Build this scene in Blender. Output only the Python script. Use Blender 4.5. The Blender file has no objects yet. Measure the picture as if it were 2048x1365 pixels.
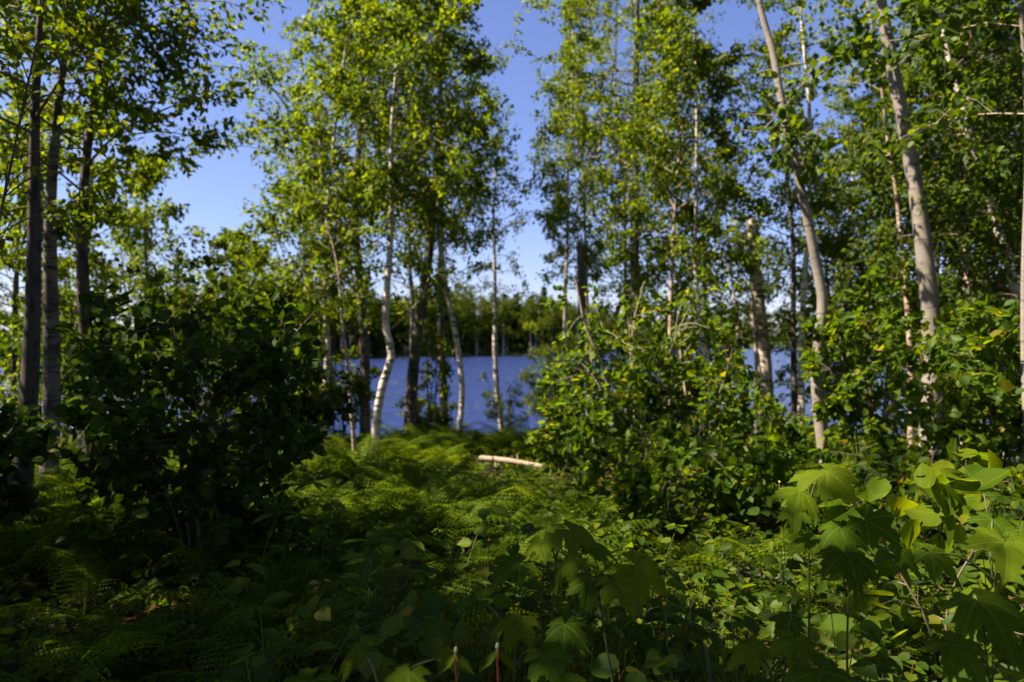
import bpy, math
import numpy as np
from mathutils import Matrix, Vector

# ------------------------------------------------------------------ camera, sky, sun, exposure
SC = bpy.context.scene
COL = SC.collection
EYE = 1.6
F = 2048 * 24 / 36.0            # focal length in photograph pixels
cam_d = bpy.data.cameras.new('camera')
cam = bpy.data.objects.new('camera', cam_d); COL.objects.link(cam)
cam.location = (0, 0, EYE); cam.rotation_euler = (math.radians(90), 0, 0)
cam_d.lens = 24; cam_d.sensor_width = 36; cam_d.clip_start = 0.05; cam_d.clip_end = 4000
cam_d.dof.use_dof = True; cam_d.dof.focus_distance = 2.7; cam_d.dof.aperture_fstop = 1.9
SC.camera = cam

SUN_AZ, SUN_EL = math.radians(-98), math.radians(54)     # azimuth measured from +Y towards +X
world = bpy.data.worlds.new('World'); SC.world = world; world.use_nodes = True
wn = world.node_tree.nodes; wl = world.node_tree.links
bg = wn['Background']; sky = wn.new('ShaderNodeTexSky')
sky.sky_type = 'NISHITA'; sky.sun_disc = False
sky.sun_elevation = SUN_EL; sky.sun_rotation = SUN_AZ
sky.air_density = 1.0; sky.dust_density = 0.6; sky.ozone_density = 5.0; sky.altitude = 200
tint = wn.new('ShaderNodeMix'); tint.data_type = 'RGBA'; tint.blend_type = 'MULTIPLY'; tint.inputs[0].default_value = 1; tint.inputs[7].default_value = (1.10, .95, 1.14, 1)
wl.new(sky.outputs[0], tint.inputs[6]); wl.new(tint.outputs[2], bg.inputs[0]); bg.inputs[1].default_value = 0.053

sun_d = bpy.data.lights.new('sun', 'SUN'); sun = bpy.data.objects.new('sun', sun_d); COL.objects.link(sun)
sun_d.energy = 5.0; sun_d.angle = math.radians(0.53); sun_d.color = (1.0, 0.87, 0.68)
to_sun = Vector((math.sin(SUN_AZ) * math.cos(SUN_EL), math.cos(SUN_AZ) * math.cos(SUN_EL), math.sin(SUN_EL)))
sun.rotation_euler = to_sun.to_track_quat('Z', 'Y').to_euler()
sun.location = to_sun * 60

SC.view_settings.view_transform = 'Standard'; SC.view_settings.look = 'None'
SC.view_settings.exposure = 1.75; SC.view_settings.gamma = 1.0
SC.view_settings.use_curve_mapping = False
SC.cycles.max_bounces = 5; SC.cycles.diffuse_bounces = 2; SC.cycles.glossy_bounces = 2
SC.cycles.transmission_bounces = 4; SC.cycles.transparent_max_bounces = 4
SC.cycles.use_denoising = True
SC.cycles.caustics_reflective = False; SC.cycles.caustics_refractive = False

# ------------------------------------------------------------------ helpers
R = np.random.RandomState(7)
A = lambda *v: np.array(v, float)

def at(px, py, Y):
    return A((px - 1024) / F * Y, Y, EYE - (py - 682.5) / F * Y)

def unit(v):
    v = np.asarray(v, float)
    return v / np.maximum(np.linalg.norm(v, axis=-1, keepdims=True), 1e-9)

SHORE = [(-900, 40), (-200, 62), (-100, 88), (-60, 112), (-30, 140), (-10, 160), (6, 168), (20, 225), (60, 340), (150, 430), (400, 500), (900, 520)]
def shore_y(x):
    return np.interp(x, [p[0] for p in SHORE], [p[1] for p in SHORE])

def gz(x, y):
    x = np.asarray(x, float); y = np.asarray(y, float)
    b = np.interp(y, [-80, -10, 0, 7, 12, 15, 19, 24, 40], [2.5, .3, 0, 0, -.25, -.9, -2.15, -3.2, -4.5])
    b = b + np.where(y < 24, .05 * np.sin(1.3 * x + .7 * y) + .04 * np.sin(2.9 * x - 1.7 * y + 1), 0)
    t = y - shore_y(x)
    f = np.interp(t, [-30, -6, 0, 6, 20, 60, 200, 900], [-4.5, -2.7, -1.95, -1.5, -.6, 1.5, 6, 14])
    return np.where(y > 36, np.maximum(b, f), b)

def build(name, V, faces, mat, parent=None, smooth=False, link=True):
    me = bpy.data.meshes.new(name)
    V = np.asarray(V, np.float32).reshape(-1, 3)
    me.vertices.add(len(V)); me.vertices.foreach_set('co', V.ravel())
    faces = [np.asarray(f, np.int32) for f in faces if len(f)]
    loops = np.concatenate([f.ravel() for f in faces])
    tot = np.concatenate([np.full(len(f), f.shape[1], np.int32) for f in faces])
    start = np.concatenate([[0], np.cumsum(tot)[:-1]]).astype(np.int32)
    me.loops.add(len(loops)); me.loops.foreach_set('vertex_index', loops)
    me.polygons.add(len(tot)); me.polygons.foreach_set('loop_start', start); me.polygons.foreach_set('loop_total', tot)
    if smooth: me.polygons.foreach_set('use_smooth', np.ones(len(tot), bool))
    me.materials.append(mat); me.update(calc_edges=True)
    if not link: return me
    return obj(name, me, parent)

def obj(name, me, parent=None, M=None):
    o = bpy.data.objects.new(name, me); COL.objects.link(o)
    if parent is not None: o.parent = parent
    if M is not None: o.matrix_local = M
    return o

def tag(o, label, cat=None, group=None, kind=None):
    o['label'] = label
    if cat: o['category'] = cat
    if group: o['group'] = group
    if kind: o['kind'] = kind
    return o

def thing(name, label, cat, loc, group=None):
    o = bpy.data.objects.new(name, None); COL.objects.link(o); o.location = [float(c) for c in loc]
    o.empty_display_size = .2
    return tag(o, label, cat, group)

def catmull(P, n):
    P = np.asarray(P, float)
    if len(P) < 3:
        t = np.linspace(0, 1, n)[:, None]; return P[0] * (1 - t) + P[-1] * t
    d = np.r_[0, np.cumsum(np.linalg.norm(np.diff(P, axis=0), axis=1))]
    m = np.gradient(P, d, axis=0)
    s = np.linspace(0, d[-1], n); i = np.clip(np.searchsorted(d, s) - 1, 0, len(P) - 2)
    h = (d[i + 1] - d[i])[:, None]; t = ((s - d[i])[:, None]) / h
    return ((2*t**3 - 3*t**2 + 1) * P[i] + (t**3 - 2*t**2 + t) * h * m[i] + (-2*t**3 + 3*t**2) * P[i+1] + (t**3 - t**2) * h * m[i+1])

class Buf:
    def __init__(s): s.V = []; s.F = []; s.n = 0
    def add(s, V, Fs):
        s.V.append(V)
        for f in Fs: s.F.append(np.asarray(f) + s.n)
        s.n += len(V)
    def tube(s, P, r, sides=8, cap=True, rough=0):
        P = np.asarray(P, float); n = len(P); r = np.broadcast_to(np.asarray(r, float), (n,))
        T = unit(np.gradient(P, axis=0)); ref = A(0, 1, 0) if abs(T[0][1]) < .8 else A(1, 0, 0)
        S = unit(np.cross(T, ref)); B = np.cross(T, S)
        a = np.linspace(0, 2 * np.pi, sides, endpoint=False)
        rr = r[:, None] * (1 + (rough * R.randn(n, sides) if rough else 0)) * np.ones((n, sides))
        V = (P[:, None] + rr[..., None] * (np.cos(a)[None, :, None] * S[:, None] + np.sin(a)[None, :, None] * B[:, None])).reshape(-1, 3)
        i = np.arange(n - 1)[:, None] * sides; j = np.arange(sides)[None]; k = (j + 1) % sides
        fs = [np.stack([i + j, i + k, i + sides + k, i + sides + j], -1).reshape(-1, 4)]
        if cap and sides >= 4:
            V = np.vstack([V, P[-1] + T[-1] * r[-1] * .2])
            b = (n - 1) * sides
            fs.append(np.stack([b + j[0], b + k[0], np.full(sides, n * sides)], -1))
        s.add(V, fs)
    def make(s, name, mat, parent=None, smooth=False, link=True, origin=None):
        V = np.vstack(s.V)
        if origin is not None: V = V - origin
        d = {}
        for f in s.F: d.setdefault(f.shape[1], []).append(f)
        return build(name, V, [np.vstack(v) for v in d.values()], mat, parent, smooth, link)

# leaf templates: (verts in u along midrib, v across, w up; faces)
def sym(half, tip):
    L = [(u, v, w) for u, v, w in half]; Rr = [(u, -v, w) for u, v, w in half]
    V = [(0, 0, 0)] + L + [tip] + Rr[::-1]
    k = len(half)
    f1 = list(range(0, k + 2)); f2 = [0] + list(range(k + 1, 2 * k + 2))
    return np.array(V, float), [np.array([f1]), np.array([f2])]
T_BIRCH = sym([(.22, .32, .09), (.6, .24, .08)], (1, 0, -.08))
T_FINE = sym([(.4, .3, .08)], (1, 0, -.05))
T_ASPEN = sym([(.06, .3, .07), (.36, .46, .11), (.75, .32, .07)], (1.0, 0, -.05))
T_HAZEL = sym([(.05, .2, .04), (.22, .36, .08), (.42, .375, .09), (.6, .35, .08), (.8, .19, .02)], (1, 0, -.12))
T_LONG = sym([(.25, .13, .04), (.5, .16, .05), (.75, .1, .02)], (1, 0, -.1))
T_WILLOW = sym([(.45, .13, .05)], (1, 0, -.05))

def leaf_arrays(P, D, N, L, T):
    TV, TF = T
    D = unit(D); S = unit(np.cross(N, D)); N = np.cross(D, S)
    L = np.asarray(L)[:, None, None]
    V = P[:, None] + L * (TV[None, :, 0:1] * D[:, None] + TV[None, :, 1:2] * S[:, None] + TV[None, :, 2:3] * N[:, None])
    k = len(TV); off = (np.arange(len(P)) * k)[:, None]
    Fs = [np.vstack([f[q][None] + off for q in range(len(f))]) for f in TF]
    return V.reshape(-1, 3), Fs

def leaf_matrix(p, d, n, L):
    d = unit(d); s = unit(np.cross(n, d)); n = np.cross(d, s)
    M = np.eye(4); M[:3, 0] = d * L; M[:3, 1] = s * L; M[:3, 2] = n * L; M[:3, 3] = p
    return Matrix(M.tolist())

# ------------------------------------------------------------------ materials
def new_mat(name):
    m = bpy.data.materials.new(name); m.use_nodes = True
    nt = m.node_tree; nt.nodes.clear()
    out = nt.nodes.new('ShaderNodeOutputMaterial')
    return m, nt, out

def ramp(nt, stops):
    r = nt.nodes.new('ShaderNodeValToRGB'); e = r.color_ramp.elements
    while len(e) < len(stops): e.new(.5)
    for k, (p, c) in enumerate(stops): e[k].position = p; e[k].color = (*c, 1)
    return r

def leaf_mat(name, cols, gloss=.06, rough=.4, trans=.5, tgain=2.4, veins=0):
    m, nt, out = new_mat(name); N = nt.nodes.new; L = nt.links.new
    g = N('ShaderNodeNewGeometry'); oi = N('ShaderNodeObjectInfo')
    ad = N('ShaderNodeMath'); ad.operation = 'ADD'; L(g.outputs['Random Per Island'], ad.inputs[0]); L(oi.outputs['Random'], ad.inputs[1])
    fr = N('ShaderNodeMath'); fr.operation = 'FRACT'; L(ad.outputs[0], fr.inputs[0])
    r = ramp(nt, cols); L(fr.outputs[0], r.inputs[0])
    if veins:                                              # pale palmate veins and small brown spots on the big leaves
        tc = N('ShaderNodeTexCoord'); sp = N('ShaderNodeSeparateXYZ'); L(tc.outputs['Object'], sp.inputs[0])
        def mt(op, a, b=None):
            q = N('ShaderNodeMath'); q.operation = op
            for k_, v_ in enumerate((a, b)):
                if v_ is None: continue
                if isinstance(v_, (int, float)): q.inputs[k_].default_value = v_
                else: L(v_, q.inputs[k_])
            return q.outputs[0]
        f = mt('DIVIDE', mt('ABSOLUTE', mt('ARCTAN2', sp.outputs[1], sp.outputs[0])), veins)
        d = mt('ABSOLUTE', mt('SUBTRACT', f, mt('ROUND', f)))
        rad = mt('SQRT', mt('ADD', mt('MULTIPLY', sp.outputs[0], sp.outputs[0]), mt('MULTIPLY', sp.outputs[1], sp.outputs[1])))
        w1 = mt('LESS_THAN', mt('MULTIPLY', d, rad), .009)
        side = mt('FRACT', mt('SUBTRACT', mt('MULTIPLY', rad, 13), mt('MULTIPLY', mt('MULTIPLY', d, rad), 16)))
        w = mt('MULTIPLY', mt('MAXIMUM', w1, mt('MULTIPLY', mt('LESS_THAN', side, .1), .5)), .55)
        vm = N('ShaderNodeMix'); vm.data_type = 'RGBA'; L(w, vm.inputs[0]); L(r.outputs[0], vm.inputs[6]); vm.inputs[7].default_value = (.16, .2, .04, 1)
        nz = N('ShaderNodeTexNoise'); nz.inputs['Scale'].default_value = 11; nz.inputs['Detail'].default_value = 3; nz.noise_dimensions = '4D'; L(tc.outputs['Object'], nz.inputs[0]); L(oi.outputs['Random'], nz.inputs['W'])
        sr_ = ramp(nt, [(.66, (0, 0, 0)), (.70, (1, 1, 1))]); L(nz.outputs[0], sr_.inputs[0])
        sm = N('ShaderNodeMix'); sm.data_type = 'RGBA'; L(sr_.outputs[0], sm.inputs[0]); L(vm.outputs[2], sm.inputs[6]); sm.inputs[7].default_value = (.10, .06, .015, 1)
        class _R: outputs = [sm.outputs[2]]
        r = _R
    df = N('ShaderNodeBsdfDiffuse'); L(r.outputs[0], df.inputs[0])
    tr = N('ShaderNodeBsdfTranslucent')
    mul = N('ShaderNodeMix'); mul.data_type = 'RGBA'; mul.blend_type = 'MULTIPLY'; mul.inputs[0].default_value = 1
    L(r.outputs[0], mul.inputs[6]); mul.inputs[7].default_value = (tgain * 1.2, tgain * 1.05, tgain * .2, 1); L(mul.outputs[2], tr.inputs[0])
    mx = N('ShaderNodeMixShader'); mx.inputs[0].default_value = trans; L(df.outputs[0], mx.inputs[1]); L(tr.outputs[0], mx.inputs[2])
    gl = N('ShaderNodeBsdfGlossy'); gl.inputs['Roughness'].default_value = rough + .12; gl.inputs[0].default_value = (.75, .8, .7, 1)
    m2 = N('ShaderNodeMixShader'); m2.inputs[0].default_value = gloss * .2; L(mx.outputs[0], m2.inputs[1]); L(gl.outputs[0], m2.inputs[2])
    L(m2.outputs[0], out.inputs[0]); return m

def bark_mat(name, base, mark, dark, scale=(5, 5, 34), amount=.53, blotch=.60, band=0):
    m, nt, out = new_mat(name); N = nt.nodes.new; L = nt.links.new
    tc = N('ShaderNodeTexCoord'); mp = N('ShaderNodeMapping'); mp.inputs['Scale'].default_value = scale
    L(tc.outputs['Object'], mp.inputs[0])
    n1 = N('ShaderNodeTexNoise'); n1.inputs['Scale'].default_value = 1; n1.inputs['Detail'].default_value = 4; n1.inputs['Roughness'].default_value = .65; L(mp.outputs[0], n1.inputs[0])
    r1 = ramp(nt, [(amount, (0, 0, 0)), (amount + .07, (1, 1, 1))]); L(n1.outputs[0], r1.inputs[0])
    n2 = N('ShaderNodeTexNoise'); n2.inputs['Scale'].default_value = 2.2; n2.inputs['Detail'].default_value = 5; L(tc.outputs['Object'], n2.inputs[0])
    r2 = ramp(nt, [(blotch, (0, 0, 0)), (blotch + .1, (1, 1, 1))]); L(n2.outputs[0], r2.inputs[0])
    n3 = N('ShaderNodeTexNoise'); n3.inputs['Scale'].default_value = 9; n3.inputs['Detail'].default_value = 6; L(tc.outputs['Object'], n3.inputs[0])
    r3 = ramp(nt, [(.3, tuple(c * .72 for c in base)), (.7, base)]); L(n3.outputs[0], r3.inputs[0])
    a = N('ShaderNodeMix'); a.data_type = 'RGBA'; L(r1.outputs[0], a.inputs[0]); L(r3.outputs[0], a.inputs[6]); a.inputs[7].default_value = (*mark, 1)
    b = N('ShaderNodeMix'); b.data_type = 'RGBA'; L(r2.outputs[0], b.inputs[0]); L(a.outputs[2], b.inputs[6]); b.inputs[7].default_value = (*dark, 1)
    p = N('ShaderNodeBsdfPrincipled'); L(b.outputs[2], p.inputs['Base Color']); p.inputs['Roughness'].default_value = .8
    bp = N('ShaderNodeBump'); bp.inputs['Strength'].default_value = .5; bp.inputs['Distance'].default_value = .01; L(n1.outputs[0], bp.inputs['Height']); L(bp.outputs[0], p.inputs['Normal'])
    L(p.outputs[0], out.inputs[0]); return m

def plain_mat(name, c1, c2, scale=8, rough=.8, bump=.3, spec=.3):
    m, nt, out = new_mat(name); N = nt.nodes.new; L = nt.links.new
    tc = N('ShaderNodeTexCoord'); n = N('ShaderNodeTexNoise'); n.inputs['Scale'].default_value = scale; n.inputs['Detail'].default_value = 6
    L(tc.outputs['Object'], n.inputs[0]); r = ramp(nt, [(.3, c1), (.7, c2)]); L(n.outputs[0], r.inputs[0])
    p = N('ShaderNodeBsdfPrincipled'); p.inputs['Roughness'].default_value = rough; p.inputs['Specular IOR Level'].default_value = spec
    L(r.outputs[0], p.inputs['Base Color'])
    b = N('ShaderNodeBump'); b.inputs['Strength'].default_value = bump; b.inputs['Distance'].default_value = .03; L(n.outputs[0], b.inputs['Height']); L(b.outputs[0], p.inputs['Normal'])
    L(p.outputs[0], out.inputs[0]); return m

G = lambda r, g, b: (r * 1.15, g * 1.08, b * .55)
M_BIRCH_LEAF = leaf_mat('birch_leaf', [(0, G(.030, .060, .008)), (.45, G(.055, .098, .010)), (.8, G(.085, .130, .012)), (1, G(.12, .15, .015))])
M_OLIVE_LEAF = leaf_mat('olive_birch_leaf', [(0, G(.036, .066, .010)), (.5, G(.062, .104, .014)), (1, G(.10, .14, .018))])
M_ASPEN_LEAF = leaf_mat('aspen_leaf', [(0, G(.022, .050, .010)), (.6, G(.045, .085, .014)), (1, G(.075, .115, .015))], gloss=.08)
M_HAZEL_LEAF = leaf_mat('hazel_leaf', [(0, G(.025, .058, .008)), (.5, G(.050, .100, .012)), (.9, G(.085, .135, .012)), (1, G(.14, .13, .015))], gloss=.06)
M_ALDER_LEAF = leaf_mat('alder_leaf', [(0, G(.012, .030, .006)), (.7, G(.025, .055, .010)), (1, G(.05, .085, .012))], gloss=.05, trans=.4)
M_FERN = leaf_mat('fern_green', [(0, G(.036, .072, .007)), (.6, G(.068, .115, .010)), (1, G(.105, .145, .012))], gloss=.03, trans=.45)
M_PALM_LEAF = leaf_mat('thimbleberry_leaf', [(0, G(.035, .075, .006)), (.5, G(.060, .110, .008)), (1, G(.105, .145, .010))], gloss=.015, rough=.5, veins=.95)
M_MAPLE_LEAF = leaf_mat('maple_leaf', [(0, G(.09, .12, .008)), (1, G(.15, .16, .010))], gloss=.03, veins=.85)
M_COVER = leaf_mat('ground_cover_leaf', [(0, G(.020, .045, .007)), (.6, G(.045, .085, .010)), (.93, G(.08, .12, .012)), (1, G(.11, .13, .02))], gloss=.05)
M_GRASS = leaf_mat('grass_blade', [(0, G(.04, .075, .012)), (1, G(.10, .13, .03))], gloss=.05)
M_FAR_LEAF = leaf_mat('far_tree_leaf', [(0, G(.020, .038, .012)), (.5, G(.038, .060, .017)), (1, G(.065, .088, .022))], gloss=.0, trans=.3)
M_FAR_CON = leaf_mat('far_conifer_needle', [(0, G(.010, .020, .009)), (1, G(.028, .042, .015))], gloss=.0, trans=.1)
M_WILLOW = leaf_mat('willow_leaf', [(0, G(.07, .11, .025)), (1, G(.12, .16, .04))], gloss=.05)
M_LITTER = leaf_mat('dead_leaf', [(0, G(.06, .035, .02)), (1, G(.16, .10, .05))], gloss=.0, trans=.2)
M_RED = leaf_mat('turned_leaf', [(0, G(.16, .06, .02)), (1, G(.2, .14, .03))], gloss=.04)
M_BIRCH = bark_mat('white_birch_bark', (.66, .58, .50), (.05, .042, .036), (.05, .045, .04), amount=.52, blotch=.60)
M_BIRCH_DARK = bark_mat('old_shaded_birch_bark', (.19, .165, .14), (.022, .02, .018), (.035, .03, .028), amount=.5, blotch=.5)  # old dark bark; base lowered further to paint shade on the second left trunk
M_BIRCH_PINK = bark_mat('peeling_birch_bark', (.46, .33, .25), (.09, .045, .03), (.06, .04, .035), amount=.53, blotch=.6)
M_ASPEN = bark_mat('grey_aspen_bark', (.27, .235, .20), (.10, .085, .07), (.10, .09, .08), scale=(4, 4, 26), amount=.58, blotch=.66)
M_BANDED = bark_mat('banded_snag_bark', (.52, .44, .36), (.05, .04, .035), (.05, .042, .035), amount=.54, blotch=.57)
M_SNAG = bark_mat('weathered_dead_bark', (.15, .135, .12), (.05, .045, .04), (.05, .045, .035), amount=.5, blotch=.58)
M_DARKBARK = bark_mat('dark_rough_shaded_bark', (.075, .062, .05), (.02, .018, .015), (.03, .028, .02), scale=(14, 14, 5), amount=.5, blotch=.6)  # dark bark whose near-black tone also stands in for shade on left-edge trunks
M_TWIG = plain_mat('twig_bark', (.07, .05, .035), (.16, .12, .085), 20)
M_PALETWIG = plain_mat('pale_twig_bark', (.22, .17, .12), (.38, .31, .24), 20)
M_STEM = plain_mat('green_stem', (.05, .08, .02), (.10, .10, .03), 20)
M_REDSTEM = plain_mat('red_stem', (.16, .03, .02), (.22, .06, .03), 20)
M_YELLOW = plain_mat('yellow_petal', (.60, .40, .02), (.75, .55, .03), 30, bump=0)
M_WHITE = plain_mat('cream_petal', (.20, .24, .09), (.28, .30, .14), 30, bump=0)
M_LOG = bark_mat('pale_log_bark', (.30, .23, .165), (.12, .08, .05), (.16, .11, .065), scale=(9, 9, 9), amount=.6, blotch=.66)
M_SOIL = plain_mat('forest_soil', (.018, .013, .008), (.055, .042, .022), 3, .95, .8)

# ground: dark litter near, grassy on the far bank
def ground_mat():
    m, nt, out = new_mat('forest_floor'); N = nt.nodes.new; L = nt.links.new
    tc = N('ShaderNodeTexCoord'); n = N('ShaderNodeTexNoise'); n.inputs['Scale'].default_value = 2.5; n.inputs['Detail'].default_value = 8
    L(tc.outputs['Object'], n.inputs[0]); r = ramp(nt, [(.3, (.016, .012, .007)), (.55, (.035, .03, .014)), (.75, (.06, .05, .022))]); L(n.outputs[0], r.inputs[0])
    n2 = N('ShaderNodeTexNoise'); n2.inputs['Scale'].default_value = .12; n2.inputs['Detail'].default_value = 8; L(tc.outputs['Object'], n2.inputs[0])
    r2 = ramp(nt, [(.35, (.028, .055, .010)), (.65, (.07, .10, .02))]); L(n2.outputs[0], r2.inputs[0])
    sp = N('ShaderNodeSeparateXYZ'); L(tc.outputs['Object'], sp.inputs[0])
    g = N('ShaderNodeMath'); g.operation = 'GREATER_THAN'; g.inputs[1].default_value = 35; L(sp.outputs[1], g.inputs[0])
    mx = N('ShaderNodeMix'); mx.data_type = 'RGBA'; L(g.outputs[0], mx.inputs[0]); L(r.outputs[0], mx.inputs[6]); L(r2.outputs[0], mx.inputs[7])
    p = N('ShaderNodeBsdfPrincipled'); p.inputs['Roughness'].default_value = .95; p.inputs['Specular IOR Level'].default_value = .1; L(mx.outputs[2], p.inputs['Base Color'])
    b = N('ShaderNodeBump'); b.inputs['Strength'].default_value = .8; b.inputs['Distance'].default_value = .05; L(n.outputs[0], b.inputs['Height']); L(b.outputs[0], p.inputs['Normal'])
    L(p.outputs[0], out.inputs[0]); return m
M_GROUND = ground_mat()

def water_mat():
    m, nt, out = new_mat('lake_water'); N = nt.nodes.new; L = nt.links.new
    tc = N('ShaderNodeTexCoord'); mp = N('ShaderNodeMapping'); mp.inputs['Scale'].default_value = (1, 1.5, 1); L(tc.outputs['Object'], mp.inputs[0])
    n = N('ShaderNodeTexNoise'); n.inputs['Scale'].default_value = 1.6; n.inputs['Detail'].default_value = 5; n.inputs['Roughness'].default_value = .6; L(mp.outputs[0], n.inputs[0])
    p = N('ShaderNodeBsdfPrincipled'); p.inputs['Base Color'].default_value = (.02, .035, .12, 1); p.inputs['Roughness'].default_value = .15; p.inputs['IOR'].default_value = 1.33
    b = N('ShaderNodeBump'); b.inputs['Strength'].default_value = 1.0; b.inputs['Distance'].default_value = .6; L(n.outputs[0], b.inputs['Height']); L(b.outputs[0], p.inputs['Normal'])
    m3 = N('ShaderNodeMapping'); m3.inputs['Scale'].default_value = (.05, .22, 1); L(tc.outputs['Object'], m3.inputs[0])
    n3 = N('ShaderNodeTexNoise'); n3.inputs['Scale'].default_value = 1; n3.inputs['Detail'].default_value = 4; L(m3.outputs[0], n3.inputs[0])   # wind streaks
    r3 = N('ShaderNodeMapRange'); r3.inputs[1].default_value = .35; r3.inputs[2].default_value = .65; r3.inputs[3].default_value = .3; r3.inputs[4].default_value = 1.0; L(n3.outputs[0], r3.inputs[0]); L(r3.outputs[0], b.inputs['Strength'])
    L(p.outputs[0], out.inputs[0]); return m
M_WATER = water_mat()

# ------------------------------------------------------------------ the setting
def grid(xs, ys, zf):
    X, Y = np.meshgrid(xs, ys); Z = zf(X, Y)
    V = np.stack([X, Y, Z], -1).reshape(-1, 3); nx, ny = len(xs), len(ys)
    i = (np.arange(ny - 1)[:, None] * nx + np.arange(nx - 1)[None]).ravel()
    return V, [np.stack([i, i + 1, i + nx + 1, i + nx], -1)]
xs = np.unique(np.r_[np.linspace(-900, -60, 24), np.linspace(-60, -14, 24), np.linspace(-14, 14, 90), np.linspace(14, 60, 24), np.linspace(60, 900, 24)])
ys = np.unique(np.r_[np.linspace(-80, -4, 14), np.linspace(-4, 24, 90), np.linspace(24, 200, 90), np.linspace(200, 560, 70), np.linspace(560, 1800, 12)])
V, Fs = grid(xs, ys, gz)
tag(build('ground', V, Fs, M_GROUND, smooth=True), 'dark forest floor sloping down to the lake', kind='structure')
V, Fs = grid(np.linspace(-900, 900, 8), np.linspace(15, 900, 8), lambda x, y: 0 * x - 2.0)
tag(build('lake_water', V, Fs, M_WATER), 'rippled blue lake water beyond the trees', kind='structure')

# ------------------------------------------------------------------ trees
def make_branch(buf, tips, p0, d0, L, r0, ntw, droop, rise=.0, twig_len=.4):
    """a limb with twigs; leaf sites (point, direction) are appended to tips"""
    n = 7; P = [p0]; d = unit(d0)
    for k in range(n - 1):
        d = unit(d + R.randn(3) * .13 + A(0, 0, rise - droop * k / n)); P.append(P[-1] + d * L / (n - 1))
    P = np.array(P); buf.tube(P, np.linspace(r0, r0 * .25, n), 5, cap=False)
    for k in range(ntw):
        s = .18 + .82 * (k + R.rand()) / ntw; f = s * (n - 1); i = min(int(f), n - 2)
        q = P[i] + (P[i + 1] - P[i]) * (f - i); t = unit(P[i + 1] - P[i])
        w = unit(t * .6 + unit(R.randn(3)) * .9 + A(0, 0, .1))
        l = twig_len * L * (1.15 - .6 * s) * (.6 + .7 * R.rand())
        m = q + w * l * .5; e = m + unit(w + A(0, 0, -droop * .7) + R.randn(3) * .2) * l * .5
        buf.tube(np.array([q, m, e]), [r0 * .3, r0 * .2, r0 * .1], 3, cap=False)
        tips.append((q, m, e))
    tips.append((P[-3], P[-2], P[-1]))

def leaves_on(tips, per, size, jit=.05, hang=.5, upn=.7, lo=.15, dense=(1.75, 1.28)):
    per = max(2, int(per * dense[0])); size = size * dense[1]
    """sites along each twig -> arrays of leaf base, direction, normal, length"""
    q = np.array([t[0] for t in tips]); m = np.array([t[1] for t in tips]); e = np.array([t[2] for t in tips])
    k = len(tips); s = lo + (1 - lo) * R.rand(k, per, 1) ** .8
    P = (1 - s)**2 * q[:, None] + 2 * s * (1 - s) * m[:, None] + s**2 * e[:, None]
    D = unit(e - q)[:, None] * .6 + unit(R.randn(k, per, 3)) * .9 + A(0, 0, -hang)
    P = P.reshape(-1, 3) + R.randn(k * per, 3) * jit; D = unit(D.reshape(-1, 3))
    N = R.randn(k * per, 3) + A(-.1, 0, upn)
    L = size * (.65 + .6 * R.rand(k * per))
    return P, D, N, L

def leaf_parts(root, origin, arr, T, mat, solo, crown='crown', stuff=False, tmesh={}):
    P, D, N, L = arr
    if solo:
        dist = np.linalg.norm(P - A(0, 0, EYE), axis=1) + 40 * (np.abs(P[:, 0]) > .78 * P[:, 1]) + 40 * (np.abs(P[:, 2] - EYE) > .5 * P[:, 1])
        o = np.argsort(dist / L); pick, rest = o[:solo], o[solo:]
        key = (id(T), mat.name)
        if key not in tmesh: tmesh[key] = build('leaf', T[0], T[1], mat, link=False)
        for i in pick: obj('leaf', tmesh[key], root, leaf_matrix(P[i] - origin, D[i], N[i], L[i]))
        P, D, N, L = P[rest], D[rest], N[rest], L[rest]
    V, Fs = leaf_arrays(P, D, N, L, T)
    c = build(crown, V - origin, Fs, mat, root)
    if stuff: c['kind'] = 'stuff'
    return c

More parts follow.
